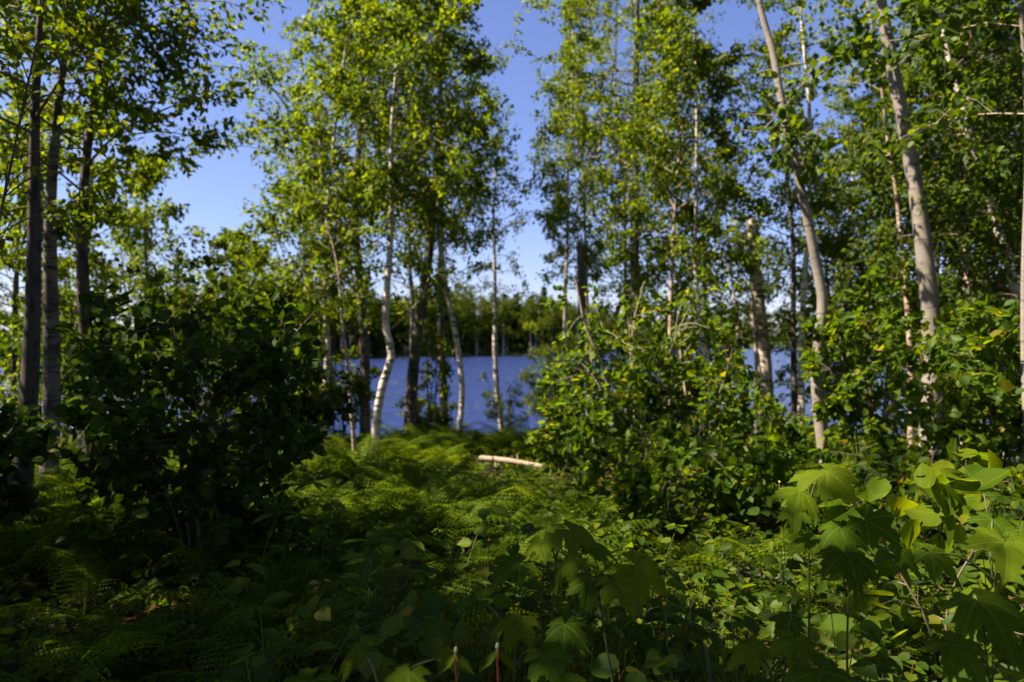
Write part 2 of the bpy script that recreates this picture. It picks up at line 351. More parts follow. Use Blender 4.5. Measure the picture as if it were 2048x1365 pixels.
def tree(name, label, trace, Y, w, H=10, bark=M_BIRCH, leaf=M_BIRCH_LEAF, T=T_BIRCH, zc=3.0, reach=1.6, nb=26, ntw=8, per=14, size=.06,
         left=1, right=1, broken=False, group=None, solo=0, droop=.35, top=.02, wtop=None, extra=(), cat='tree', crown_pow=.8, toward=1.0, away=1.0):
    pts = [at(px, py, Y) for px, py in trace]                # listed from the top down
    pts = pts[::-1]
    g = float(gz(pts[0][0], Y)); base = pts[0].copy()
    if pts[0][2] > g + .1: base = A(pts[0][0] + (pts[0][0] - pts[1][0]) * .15, Y, g); pts = [base] + pts
    base = A(pts[0][0], Y, g - .05); pts[0] = base
    zt = pts[-1][2]
    if not broken and H > zt + .3:
        d = unit(pts[-1] - pts[-2]); n_up = max(2, int((H - zt) / 1.2))
        for k in range(n_up):
            d = unit(d * .8 + A(0, 0, .35) + R.randn(3) * .07); pts.append(pts[-1] + d * (H - zt) / n_up)
    P = catmull(pts, 44); P[:, 1] += .05 * np.sin(P[:, 2] * 1.3 + Y) ; P[0] = base
    s = np.linspace(0, 1, 44)
    rb = w * .84 / F * Y / 2
    if broken: r = rb * (1 - .25 * s)
    else:
        r = np.maximum(rb * (1.08 - 1.0 * s ** 1.15), .008)
    r = r * (1 + .35 * np.exp(-np.maximum(P[:, 2] - base[2], 0) / .12))
    root = thing(name, label, cat, base, group)
    b = Buf(); b.tube(P - base, r, 14, rough=.025)
    if broken:                                             # splintered top
        for k in range(9):
            a = R.rand() * 6.28; q = P[-1] - base + A(math.cos(a), math.sin(a), 0) * r[-1] * .7
            b.tube(np.array([q - A(0, 0, .04), q + A(0, 0, .02 + .12 * R.rand()) + R.randn(3) * .008]), [r[-1] * .35, .002], 4, cap=False)
    b.make('trunk', bark, root, smooth=True)
    tips = []
    ztop = P[-1][2]; az = R.rand() * 6
    zz = P[:, 2]
    for k in range(nb):
        t = (k + R.rand()) / nb; z = zc + (ztop - zc) * t * .98
        i = int(np.clip(np.searchsorted(zz, z), 1, 43)); p0 = P[i]
        az += 2.4 + R.randn() * .3; ca, sa = math.cos(az), math.sin(az)
        prof = (.62 + .38 * math.sin(math.pi * min(1, t * 1.25 + .1))) * (1 - t ** 2.2) ** crown_pow + .12
        mul = (right if ca > 0 else left) * abs(ca) + abs(sa) * (toward if sa < 0 else away)
        L = reach * prof * mul * (.82 + .36 * R.rand())
        if L < .12: continue
        el = .35 + .55 * t + R.randn() * .15
        d0 = A(ca * math.cos(el), sa * math.cos(el), math.sin(el))
        bb = Buf(); r0 = min(r[i] * .4, .004 + .006 * L)
        make_branch(bb, tips, p0, d0, L, r0, max(3, int(ntw * (.5 + .5 * L / reach))), droop)
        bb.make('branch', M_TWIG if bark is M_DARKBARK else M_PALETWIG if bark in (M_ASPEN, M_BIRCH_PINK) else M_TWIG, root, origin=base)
    for path, rr, leafy in extra:                          # limbs the photograph shows: pixel path at this tree's own distance
        Q = catmull([at(px, py, Y + dy) for px, py, dy in path], 9); bb = Buf(); bb.tube(Q, np.linspace(rr, rr * .35, 9), 6, cap=False)
        for k in range(leafy):
            i = 2 + k % 6; q = Q[i]; wv = unit(R.randn(3)) * .25
            tips.append((q, q + wv, q + wv * 1.6 + A(0, 0, -.05)))
            bb.tube(np.array([q, q + wv, q + wv * 1.6]), [.004, .003, .002], 3, cap=False)
        bb.make('branch', M_PALETWIG, root, origin=base)
    if tips and per:
        leaf_parts(root, base, leaves_on(tips, per, size), T, leaf, solo)
    return root

GB = 'birches in the middle of the clearing'
GL = 'tall trees at the left edge'
GR = 'trees on the right side'
# --- left edge: shade on the dark trunks is put into their bark colour
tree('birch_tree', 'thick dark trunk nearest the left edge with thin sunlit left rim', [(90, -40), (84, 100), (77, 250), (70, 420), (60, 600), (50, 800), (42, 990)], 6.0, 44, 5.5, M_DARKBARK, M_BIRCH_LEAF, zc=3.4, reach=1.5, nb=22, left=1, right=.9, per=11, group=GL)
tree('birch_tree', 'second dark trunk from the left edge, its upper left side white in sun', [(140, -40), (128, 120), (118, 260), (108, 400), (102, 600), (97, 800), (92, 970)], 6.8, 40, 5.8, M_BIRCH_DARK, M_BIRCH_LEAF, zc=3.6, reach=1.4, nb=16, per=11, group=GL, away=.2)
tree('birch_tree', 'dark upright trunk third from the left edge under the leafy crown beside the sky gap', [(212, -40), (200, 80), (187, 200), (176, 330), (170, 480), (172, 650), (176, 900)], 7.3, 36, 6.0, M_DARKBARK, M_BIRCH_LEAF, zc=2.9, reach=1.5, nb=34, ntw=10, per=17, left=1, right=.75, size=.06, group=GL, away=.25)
tree('birch_tree', 'thin white birch stem beside the dark trunk at left', [(165, 300), (158, 440), (155, 520), (156, 620), (160, 720), (162, 840)], 9.6, 13, 7.2, M_BIRCH, M_BIRCH_LEAF, zc=2.6, reach=1.1, nb=16, per=10, group=GL)
# --- middle left clump
tree('birch_tree', 'slender white birch, leftmost of the middle clump', [(692, 80), (678, 190), (668, 300), (656, 410), (652, 500), (649, 600), (655, 700), (650, 800), (648, 880)], 11, 15, 8.0, M_BIRCH, zc=2.3, reach=1.75, nb=40, ntw=9, left=.85, right=.8, per=18, group=GB, toward=.38)
tree('birch_tree', 'very thin pale stem standing before the two leftmost middle birches', [(676, 540), (686, 640), (697, 740), (708, 890)], 9.2, 10, 4.4, M_BIRCH_PINK, zc=2.2, reach=.55, nb=10, ntw=5, per=8, group=GB)
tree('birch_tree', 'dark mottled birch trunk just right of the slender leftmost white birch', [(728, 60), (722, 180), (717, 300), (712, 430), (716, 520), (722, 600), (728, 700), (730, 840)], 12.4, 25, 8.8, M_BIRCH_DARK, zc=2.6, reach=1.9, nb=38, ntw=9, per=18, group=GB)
tree('birch_tree', 'white birch with a strongly S-bent lower trunk beside the ferns', [(803, 40), (793, 150), (784, 260), (782, 400), (779, 500), (773, 590), (771, 650), (784, 712), (768, 765), (757, 820), (751, 900)], 9.8, 20, 7.6, M_BIRCH, zc=3.25, reach=1.75, nb=46, ntw=9, per=20, left=.8, right=.75, size=.06, group=GB, toward=.4,
     extra=[([(783, 658, 0), (815, 628, .1), (848, 585, .2), (858, 552, .3)], .014, 3), ([(771, 604, 0), (735, 592, -.1), (690, 582, -.2)], .012, 4), ([(783, 400, 0), (825, 340, -.1), (850, 305, -.2)], .012, 5), ([(779, 420, 0), (745, 395, 0), (715, 372, 0)], .011, 5)])
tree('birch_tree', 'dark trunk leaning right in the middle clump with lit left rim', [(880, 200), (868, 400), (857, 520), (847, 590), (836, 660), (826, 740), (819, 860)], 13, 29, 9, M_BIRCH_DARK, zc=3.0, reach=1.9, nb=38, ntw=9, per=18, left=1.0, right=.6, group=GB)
tree('birch_tree', 'bare white birch with a snapped top leaning left above the water', [(879, 306), (885, 350), (879, 400), (878, 462), (886, 528), (893, 580), (906, 646), (919, 720), (924, 770), (920, 860)], 12, 14, bark=M_BIRCH, zc=1.7, reach=.8, nb=12, ntw=6, per=10, broken=True, group=GB)
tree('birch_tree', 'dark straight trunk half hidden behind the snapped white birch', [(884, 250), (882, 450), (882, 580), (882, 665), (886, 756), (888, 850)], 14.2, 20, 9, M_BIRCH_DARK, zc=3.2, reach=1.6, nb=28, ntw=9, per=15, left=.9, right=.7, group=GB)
tree('birch_tree', 'lone slender birch with sparse narrow crown standing against the open sky', [(994, 215), (995, 270), (991, 340), (987, 420), (989, 520), (990, 610), (990, 700), (993, 765), (1003, 860)], 15.5, 14, 7.0, M_BIRCH, M_OLIVE_LEAF, zc=2.6, reach=.72, nb=30, ntw=6, per=7, size=.05, group=GB, crown_pow=.4,
     extra=[([(990, 560, 0), (960, 575, 0), (930, 572, .2)], .008, 1), ([(990, 530, 0), (1015, 528, 0), (1035, 532, 0)], .007, 0)])
# --- right centre clump
tree('birch_tree', 'thin white birch at the left border of the right-hand clump', [(1142, 240), (1135, 390), (1135, 475), (1131, 570), (1130, 650), (1130, 740), (1135, 840)], 14.6, 12, 9.0, M_BIRCH, M_OLIVE_LEAF, zc=2.9, reach=1.0, nb=32, ntw=8, per=16, size=.055, left=.4, right=1.1, group=GR)
tree('dead_tree', 'thick grey dead snag with flat broken top left of the leafy clump', [(1160, 488), (1163, 600), (1160, 720), (1158, 840)], 13.6, 24, bark=M_SNAG, nb=0, per=0, broken=True, group=GR)
tree('birch_tree', 'thin pale stem rising right behind the grey broken snag', [(1155, 200), (1163, 290), (1169, 380), (1171, 480), (1174, 600), (1176, 820)], 15.2, 10, 9, M_BIRCH_PINK, M_OLIVE_LEAF, zc=2.4, reach=1.15, nb=34, ntw=8, per=16, size=.055, left=.55, group=GR)
tree('birch_tree', 'tallest dark trunk hidden in the dense light green crown right of centre', [(1276, -40), (1273, 130), (1269, 400), (1268, 520), (1272, 640), (1276, 850)], 12.8, 27, 13, M_BIRCH_DARK, M_OLIVE_LEAF, zc=3.3, reach=2.0, nb=66, ntw=10, per=20, size=.058, left=.72, right=1.0, group=GR)
tree('birch_tree', 'thin forked pale stem in front of the dense crown right of centre', [(1365, 200), (1355, 330), (1347, 480), (1343, 600), (1340, 700), (1342, 860)], 11, 11, 7.5, M_BIRCH_PINK, M_BIRCH_LEAF, zc=2.2, reach=1.25, nb=30, ntw=9, per=16, left=.8, right=.65, group=GR)
tree('birch_tree', 'thin white birch between the dense crown and the tall broken snag', [(1392, 300), (1393, 410), (1392, 500), (1396, 583), (1403, 657), (1407, 720), (1413, 880)], 10.6, 13, 8.0, M_BIRCH, M_BIRCH_LEAF, zc=2.4, reach=1.15, nb=32, ntw=9, per=16, left=.9, right=.5, group=GR, toward=.4,
     extra=[([(1396, 635, 0), (1370, 605, 0), (1345, 585, 0), (1320, 548, 0)], .012, 2)])
tree('dead_tree', 'tall broken birch snag, white splintered top and dark banded lower trunk', [(1504, 442), (1508, 505), (1517, 590), (1525, 660), (1531, 750), (1534, 850)], 11.6, 36, bark=M_BANDED, nb=0, per=0, broken=True, group=GR)
tree('birch_tree', 'thin curved pale stem hugging the left side of the tall broken snag', [(1487, 500), (1494, 560), (1506, 624), (1512, 707), (1513, 790), (1512, 850)], 11.0, 11, 3.3, M_BIRCH_PINK, zc=1.9, reach=.35, nb=6, ntw=4, per=6, group=GR)
# --- right side
tree('aspen_tree', 'smooth grey aspen trunk curving left at its top, foot behind bright leaves', [(1512, -60), (1522, 10), (1545, 100), (1560, 200), (1576, 285), (1595, 370), (1613, 450), (1631, 530), (1646, 605), (1640, 680), (1636, 745), (1643, 830), (1652, 915), (1658, 1000)], 6.8, 27, 8.2, M_ASPEN, M_ASPEN_LEAF, T_ASPEN, zc=5.0, reach=.9, nb=10, ntw=5, per=6, size=.066, group=GR, solo=60,
     extra=[([(1567, 245, 0), (1548, 215, -.2), (1520, 170, -.3)], .009, 4), ([(1577, 290, 0), (1555, 275, -.3), (1520, 262, -.4), (1505, 268, -.5)], .008, 6), ([(1580, 300, 0), (1610, 270, -.3), (1650, 255, -.4)], .008, 7)])
tree('birch_tree', 'thin white birch seen between the two big grey aspen trunks, left one', [(1606, 70), (1612, 150), (1617, 260), (1618, 350), (1620, 440), (1613, 540), (1606, 650), (1600, 830)], 10.8, 16, 9, M_BIRCH, M_BIRCH_LEAF, zc=3.4, reach=.9, nb=16, ntw=6, per=7, group=GR)
tree('birch_tree', 'thin dark birch stem partly covered by the curved grey aspen', [(1562, 250), (1570, 330), (1578, 420), (1585, 500), (1588, 600), (1590, 820)], 12.2, 16, 7, M_BIRCH_DARK, M_OLIVE_LEAF, zc=2.2, reach=1.2, nb=24, ntw=8, per=12, left=.8, group=GR)
tree('aspen_tree', 'biggest grey aspen trunk on the right leaning left', [(1757, -60), (1766, 0), (1785, 100), (1801, 200), (1816, 290), (1831, 400), (1846, 530), (1860, 650), (1866, 750), (1864, 860)], 7.6, 44, 9.5, M_ASPEN, M_ASPEN_LEAF, T_ASPEN, zc=5.2, reach=1.4, nb=16, ntw=6, per=8, size=.06, left=.5, right=1.2, group=GR, solo=60,
     extra=[([(1790, 108, 0), (1740, 100, -.1), (1650, 120, -.3), (1580, 132, -.4), (1512, 146, -.5)], .018, 8), ([(1795, 60, 0), (1730, 85, -.3), (1665, 130, -.5), (1590, 180, -.6)], .012, 8), ([(1832, 320, 0), (1850, 290, .1), (1880, 262, .2)], .012, 5)])
tree('birch_tree', 'reddish thin stem leaning beside the left side of the biggest grey aspen', [(1730, 0), (1750, 110), (1766, 200), (1781, 300), (1796, 380), (1803, 460), (1812, 600), (1820, 850)], 9.4, 14, 7.5, M_BIRCH_PINK, M_BIRCH_LEAF, zc=3.4, reach=1.0, nb=18, ntw=6, per=9, group=GR)
tree('birch_tree', 'pinkish peeling birch trunk near the right edge among dark leaves', [(1929, -40), (1934, 60), (1937, 200), (1937, 300), (1934, 400), (1932, 500), (1930, 600), (1925, 840)], 9.0, 20, 10, M_BIRCH_PINK, M_ASPEN_LEAF, T_BIRCH, zc=2.4, reach=1.4, nb=36, ntw=9, per=15, left=.35, right=1.2, toward=.25, group=GR)
tree('birch_tree', 'pale forked stem just left of the pinkish peeling birch', [(1900, -40), (1912, 40), (1928, 110), (1940, 190), (1945, 260), (1942, 420), (1940, 850)], 9.5, 14, 8, M_BIRCH_PINK, M_ASPEN_LEAF, zc=3.2, reach=1.2, nb=20, ntw=7, per=11, group=GR)
tree('aspen_tree', 'pale trunk cut by the right edge of the frame', [(2058, 300), (2058, 560), (2055, 800), (2057, 1010)], 5.2, 15, 9, M_ASPEN, M_ASPEN_LEAF, T_ASPEN, zc=3.0, reach=1.3, nb=28, ntw=8, per=12, size=.058, group=GR, left=.45, right=1.3, solo=40)
# --- fillers: crowns seen behind the first row
FILL = [(290, 11.5, 4.6, 1.2, 'small birch behind the dark shrub at left, low crown', M_BIRCH_LEAF, 1.0),
        (30, 10.5, 5.5, 1.3, 'birch half hidden behind the leftmost dark trunks', M_BIRCH_LEAF, 2.2),
        (250, 14, 4.2, 1.3, 'young birch seen low beneath the left crown near the water', M_OLIVE_LEAF, .8),
        (520, 14.5, 3.0, 1.0, 'low young birch left of the middle clump by the water', M_BIRCH_LEAF, .5),
        (605, 12.5, 5.4, .9, 'leafy young birch behind the slender leftmost white birch', M_BIRCH_LEAF, .9),
        (820, 15.0, 9.5, 1.8, 'birch at the back of the middle clump behind the S-bent trunk', M_OLIVE_LEAF, 2.6),
        (1245, 15.5, 11.5, 1.55, 'tall birch behind the grey snag, crown against the sky', M_OLIVE_LEAF, 2.6),
        (1400, 14.5, 9.0, 1.25, 'birch at the back of the right-hand clump behind thin white stems', M_OLIVE_LEAF, 1.6),
        (1690, 15.5, 7.4, 1.3, 'light green birch crown between the two grey aspens', M_OLIVE_LEAF, 2.0),
        (1790, 13.0, 6.6, 1.5, 'leafy birch low behind the biggest grey aspen', M_BIRCH_LEAF, .8),
        (1890, 11.5, 7.5, 1.7, 'dense birch behind the pinkish peeling trunk', M_ASPEN_LEAF, .8),
        (2025, 8.0, 8.5, 1.3, 'dense dark leafy tree at the right edge', M_ASPEN_LEAF, 1.0),
        (2090, 12.0, 9.5, 2.0, 'tall leafy tree rising behind the right edge', M_ASPEN_LEAF, 1.5),
        (1480, 17.0, 6.0, 1.0, 'small light green birch behind the tall broken snag', M_OLIVE_LEAF, 1.2)]
for px, Y, H, reach, lab, lm, zc in FILL:
    tree('birch_tree', lab, [(px + R.randn() * 12, 500), (px + R.randn() * 8, 650), (px, 800)], Y, 170 / Y, H, M_BIRCH_DARK if R.rand() < .5 else M_BIRCH, lm, T_BIRCH if Y < 13 else T_FINE, zc=zc, reach=reach,
         nb=int((20 + reach * (H - zc) * 2.4) * (1.6 if px > 1850 else 1)), ntw=8, per=14, size=.06, left=.5 if px > 1980 else 1, group='background birches behind the first row')
# --- unseen trees added beside and behind the viewpoint, shaped to shade the foreground
SHADE_TREES = [(-3.9, 1.5, 8.3, 1.3, 4.2), (-5.8, 4.8, 13.5, 1.7, 7.6), (-8.0, 3.0, 9.5, 2.0, 5), (-6.8, 1.7, 10.5, 1.3, 5.5), (-6.6, 3.2, 7.6, 2.2, 1.4), (-8.5, 4.0, 8, 2.2, 2.6), (-5.2, .6, 6.6, 2.2, 1.6), (-9.5, 1.5, 10.2, 2.6, 2.0), (-4.3, 1.8, 5.2, 1.6, 1.3), (-3.4, -2.0, 11, 2.4, 3.2), (1.0, -3.0, 11, 2.6, 3.6), (4.6, -.6, 10, 2.2, 3.4), (-1.2, -.9, 9.5, 2.2, 4.4), (-12, 3.4, 12, 2.6, 2.6), (7.8, 3.6, 11, 2.2, 2.5), (-6.0, -2.5, 10, 2.6, 1.6), (3.4, -4.5, 11, 2.8, 2.0), (-1.5, -4.5, 11, 2.8, 2.0), (6.5, -2.5, 11, 2.8, 2.0), (8.5, .8, 11, 2.6, 2.0), (-3.2, -1.3, 9, 1.9, 4.2), (2.0, -1.2, 9, 2.0, 4.4)]
for k, (x, y, H, reach, zc) in enumerate(SHADE_TREES):
    Yy = y if abs(y) > .3 else .3
    P0 = A(x, y, float(gz(x, y)))
    # traced in metres instead of pixels: a straight stem with a slight lean
    _at = at
    lean = R.randn() * .2
    at = lambda px, py, Y_, P0=P0, lean=lean: P0 + A(lean * (800 - py) / 800, 0, (1000 - py) / 250.0)
    tree('birch_tree', 'unseen birch added for shade off to the left of the view' if y > 0 and x < 0 else 'unseen birch added for shade off to the right of the view' if y > 0 else 'unseen birch added for shade behind the viewpoint', [(0, 0), (0, 350), (0, 700), (0, 1000)], y, .2 * F / Yy if y > .3 else .2 * F / y, H, M_BIRCH_DARK, M_BIRCH_LEAF, T_FINE, zc=zc, reach=reach, nb={-3.9: 26, -5.8: 18}.get(x, 40), ntw=9, per=14, size=.085, group='added shade birches off to the left' if y > 0 and x < 0 else 'added shade birches off to the right' if y > 0 else 'added shade birches behind the viewpoint')
    at = _at

# ------------------------------------------------------------------ shrubs
def shrub(name, label, px, Y, height, spread, ns, ntw, per, size, leaf, T=T_HAZEL, wood=M_TWIG, solo=0, nside=4, group='shrubs under the trees', stems=(), low=.25, cat='shrub', sr=.011):
    x = (px - 1024) / F * Y; base = A(x, Y, float(gz(x, Y)) - .03)
    root = thing(name, label, cat, base, group); tips = []
    for k in range(ns):
        a = 6.283 * (k + R.rand() * .8) / ns; h = height * (.65 + .4 * R.rand()); sp = spread * (.35 + .65 * R.rand())
        d = A(math.cos(a), math.sin(a) * .8, 0)
        P = catmull([base + d * .05, base + d * sp * .3 + A(0, 0, h * .45) + R.randn(3) * .04, base + d * sp * .65 + A(0, 0, h * .8) + R.randn(3) * .05, base + d * sp + A(0, 0, h)], 12)
        b = Buf(); b.tube(P, np.linspace(sr * height / 2, .003, 12), 6, cap=False)
        for j in range(nside):
            i = int(np.clip(2 + (low + (1 - low) * (j + R.rand()) / nside) * 9, 2, 11)); q = P[i]
            dd = unit(d * .5 + unit(R.randn(3)) * A(1, 1, .35) + A(0, 0, .3))
            make_branch(b, tips, q, dd, spread * (.35 + .45 * R.rand()), .005, ntw, .25, twig_len=.5)
        tips.append((P[-4], P[-2], P[-1]))
        b.make('stem', wood, root, origin=base)
    for path, rr in stems:
        Q = catmull([at(px_, py_, Y + dy) for px_, py_, dy in path], 12); b = Buf(); b.tube(Q, np.linspace(rr * .6, rr, 12), 7, cap=False)
        for j in range(5):
            make_branch(b, tips, Q[1 + j], unit(unit(R.randn(3)) + A(0, 0, .3)), .4, .004, 3, .25, twig_len=.5)
        b.make('stem', M_PALETWIG, root, smooth=True, origin=base)
    leaf_parts(root, base, leaves_on(tips, per, size, jit=.03, hang=.25, upn=1.3, dense=(1, 1)), T, leaf, solo, 'foliage', stuff=solo > 0)
    return root

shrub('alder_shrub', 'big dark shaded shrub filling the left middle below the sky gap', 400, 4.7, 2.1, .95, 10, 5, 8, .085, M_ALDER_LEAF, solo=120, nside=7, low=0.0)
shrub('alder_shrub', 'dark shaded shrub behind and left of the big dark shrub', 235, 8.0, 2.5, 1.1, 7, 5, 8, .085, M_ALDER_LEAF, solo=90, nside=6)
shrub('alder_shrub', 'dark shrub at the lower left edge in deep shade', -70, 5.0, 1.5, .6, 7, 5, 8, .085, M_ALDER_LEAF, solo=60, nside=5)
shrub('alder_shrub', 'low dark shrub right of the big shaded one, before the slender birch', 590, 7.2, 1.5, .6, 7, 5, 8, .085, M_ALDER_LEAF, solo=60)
shrub('hazel_shrub', 'sunlit hazel shrub right of centre with pale curved stem', 1270, 7.0, 2.3, .8, 8, 4, 7, .075, M_HAZEL_LEAF, wood=M_PALETWIG, solo=150, nside=6,
      stems=[([(1152, 560, 0), (1172, 655, 0), (1206, 735, 0), (1226, 830, 0), (1250, 930, .1)], .022), ([(1288, 700, -.1), (1282, 800, 0), (1286, 930, 0)], .014), ([(1360, 700, .3), (1372, 800, .2), (1378, 920, 0)], .018)])
shrub('hazel_shrub', 'low bright hazel in front of the pale curved stem', 1150, 6.9, 1.05, .5, 7, 4, 8, .08, M_HAZEL_LEAF, wood=M_PALETWIG, solo=100, nside=4)
shrub('hazel_shrub', 'low hazel at the foot of the thin white stems right of centre', 1400, 6.8, 1.45, .6, 8, 4, 8, .075, M_HAZEL_LEAF, wood=M_PALETWIG, solo=100, nside=4)
shrub('hazel_shrub', 'leafy shrub between the two grey aspen trunks', 1735, 6.5, 2.3, .48, 7, 4, 8, .078, M_HAZEL_LEAF, solo=130, nside=6)
shrub('hazel_shrub', 'shrub left of the curved grey aspen foot', 1520, 7.8, .9, .7, 8, 4, 8, .08, M_HAZEL_LEAF, solo=60, nside=4)
shrub('hazel_shrub', 'big shaded shrub right of the biggest grey aspen', 1985, 5.6, 2.0, .7, 8, 5, 8, .08, M_HAZEL_LEAF, solo=130, nside=6)
shrub('hazel_shrub', 'low leafy shrub before the foot of the biggest grey aspen', 1850, 5.2, .75, .6, 8, 4, 7, .08, M_HAZEL_LEAF, solo=90, nside=4)
shrub('hazel_shrub', 'knee high hazel behind the lime thimbleberries left of the aspen foot', 1500, 5.4, .75, .55, 7, 4, 8, .08, M_HAZEL_LEAF, solo=60, nside=4)
shrub('hazel_shrub', 'low hazel between the lime thimbleberries and the leafy aspen shrub', 1740, 4.6, .65, .45, 7, 4, 8, .08, M_HAZEL_LEAF, solo=60, nside=4)
shrub('hazel_shrub', 'small hazel before the sunlit hazel with the pale curved stem', 1330, 5.4, .85, .6, 7, 4, 8, .08, M_HAZEL_LEAF, solo=60, nside=4)
shrub('birch_sapling', 'sunlit leafy sapling clump beside the slender leftmost white birch', 610, 10.6, 4.0, .8, 8, 5, 9, .07, M_BIRCH_LEAF, T_BIRCH, nside=7, low=.1, cat='sapling', group='saplings in the middle clump')
shrub('birch_sapling', 'small leafy sapling between the leaning dark trunk and snapped birch', 865, 12.6, 2.6, .45, 5, 4, 8, .065, M_BIRCH_LEAF, T_BIRCH, nside=6, low=.3, cat='sapling', group='saplings in the middle clump')
shrub('willow_shrub', 'pale green willow by the water right of the lone slender birch', 1105, 16.5, 3.6, .75, 12, 7, 16, .085, M_WILLOW, T_WILLOW, nside=7, group='shrubs at the lake edge')
shrub('willow_shrub', 'small dark sapling clump at the foot of the lone slender birch', 1010, 14.3, 1.6, .5, 6, 4, 10, .06, M_BIRCH_LEAF, T_FINE, nside=5, group='shrubs at the lake edge')
for px, Y, h, sp, lab in [(560, 12.0, 2.5, 1.0, 'low bank shrub behind the big dark shaded shrub'), (680, 12.8, 1.9, .8, 'low bank shrub between the two leftmost middle birches'), (850, 13.6, 1.0, .5, 'low bank shrub at the foot of the leaning dark trunk'),
                          (1225, 11.6, 1.9, .8, 'bank shrub below the grey broken snag'), (1330, 11.8, 2.6, 1.0, 'bank shrub behind the sunlit hazel'), (1425, 11.8, 2.3, .65, 'bank shrub left of the tall broken snag foot'), (1720, 11.0, 2.7, .9, 'bank shrub behind the leafy shrub between the aspens'),
                          (300, 11.0, 2.6, 1.1, 'bank shrub far behind the two left shrubs'), (120, 10.0, 2.5, 1.0, 'bank shrub behind the left dark trunks'), (1900, 9.5, 2.8, 1.1, 'tall bank shrub just right behind the biggest grey aspen'), (440, 10.5, 3.0, 1.0, 'bank shrub directly behind the big dark shaded shrub'), (2030, 9.0, 2.8, 1.2, 'bank shrub deep behind the right shaded shrub')]:
    shrub('bank_shrub', lab, px, Y, h, sp, 8, 6, 11, .075, M_BIRCH_LEAF if px < 1000 else M_HAZEL_LEAF, T_BIRCH, nside=5, group='shrubs along the top of the bank')

# ------------------------------------------------------------------ palmate leaves (thimbleberry, maple)
def palmate(lobes, n=64, sinus=.62, tooth=.05, seed=0, droop=.22):
    rs = np.random.RandomState(seed); th = np.linspace(-2.75, 2.75, n)
    r = np.full(n, sinus * .78)
    for a, l, wd in lobes:
        d = np.abs(th - a) / wd; r = np.maximum(r, l * np.where(d < 1, (1 - d) ** .8 * (1 - sinus) + sinus, 0))
    r = r * (1 + tooth * np.where(np.arange(n) % 2, 1, -1)) * (1 + .03 * rs.randn(n))
    vein = np.min([np.abs(th - a) for a, _, _ in lobes], axis=0)
    c, s = np.cos(th), np.sin(th); V = [(0, 0, 0)]
    for f in (.38, .72, 1.0):
        rr = r * f; z = .05 * np.minimum(vein, .3) / .3 * f - droop * rr ** 2 * f + .012 * rs.randn(n)
        V += list(zip(rr * c, rr * s, z))
    V = np.array(V); i = np.arange(n - 1)
    tri = np.stack([0 * i, 1 + i, 2 + i], -1); q = [np.stack([1 + k * n + i, 1 + (k + 1) * n + i, 2 + (k + 1) * n + i, 2 + k * n + i], -1) for k in (0, 1)]
    V[:, 2] += rs.uniform(-.05, .3) * np.abs(V[:, 1]) - rs.uniform(.05, .35) * np.maximum(V[:, 0], 0) ** 2 + rs.uniform(-.2, .2) * V[:, 0] * V[:, 1] + .02 * np.sin(V[:, 0] * 9 + seed) * np.hypot(V[:, 0], V[:, 1])
    V *= .62; V[:, 1] *= rs.uniform(.85, 1.1)
    return V, [tri, np.vstack(q)]
TH = [(0, 1.0, .5), (.95, .88, .48), (-.95, .88, .48), (1.9, .66, .45), (-1.9, .66, .45)]
MP = [(0, 1.0, .42), (.85, .9, .4), (-.85, .9, .4), (1.75, .55, .35), (-1.75, .55, .35)]
THM = [build('leaf', *palmate(TH, seed=k, droop=.12 + .05 * k, tooth=.04 + .008 * k, sinus=.52 + .025 * (k % 5)), M_PALM_LEAF, smooth=True, link=False) for k in range(9)]
MPM = [build('leaf', *palmate(MP, n=44, sinus=.5, seed=9 + k), M_MAPLE_LEAF, smooth=True, link=False) for k in range(3)]

def broad_plant(name, label, base, leaves, meshes, group, stem_mat=M_STEM, cat='plant', r=.006):
    """leaves: (px, py, Y, width in px, tilt towards the camera, azimuth of the tip in degrees: 0 right, -90 at the camera)"""
    bx, by = base; o = A(bx, by, float(gz(bx, by))); root = thing(name, label, cat, o, group)
    tp = [at(a[0], a[1], a[2]) for a in leaves]; top = np.mean(tp, axis=0); top[2] = max(p[2] for p in tp) - .05
    b = Buf(); S = catmull([o, o * .6 + top * .4 + R.randn(3) * .03, top], 17); b.tube(S, np.linspace(r, r * .4, 17), 6, cap=False)
    for px, py, Y, w, tilt, az in leaves:
        p = at(px, py, Y); L = w / F * Y * (.62 + .4 * R.rand()); a = math.radians(az)
        D = unit(A(math.cos(a), math.sin(a), -.15 - .25 * R.rand())); N = unit(A(-.15, -tilt, 1) + R.randn(3) * .12)
        q = S[max(2, int(np.argmin(np.linalg.norm(S - p - A(0, 0, -.06), axis=1))) - 1)]; m = (q + p) / 2 + A(0, 0, .03)
        b.tube(catmull([q, m, p], 6), [.0035] * 5 + [.002], 4, cap=False)
        obj('leaf', meshes[R.randint(len(meshes))], root, leaf_matrix(p - o, D, N, L))
    b.make('stem', stem_mat, root, origin=o)
    return root
GT = 'thimbleberry plants in the foreground'
broad_plant('thimbleberry_plant', 'bright lime thimbleberry in front of the curved aspen foot', (1.02, 2.35), [(1655, 945, 2.2, 125, .5, -60), (1600, 985, 2.25, 120, .7, -120), (1625, 950, 2.35, 110, .3, -150), (1590, 1025, 2.2, 100, .6, -110)], THM, GT)
broad_plant('thimbleberry_plant', 'lime lit thimbleberry just right of and below the aspen foot', (1.15, 2.1), [(1730, 1040, 2.1, 140, .5, -45), (1680, 1055, 2.15, 130, .4, -100), (1690, 1105, 2.05, 140, .6, -90), (1790, 1110, 2.2, 150, .3, -40), (1620, 1080, 2.2, 120, .4, -160)], THM, GT)
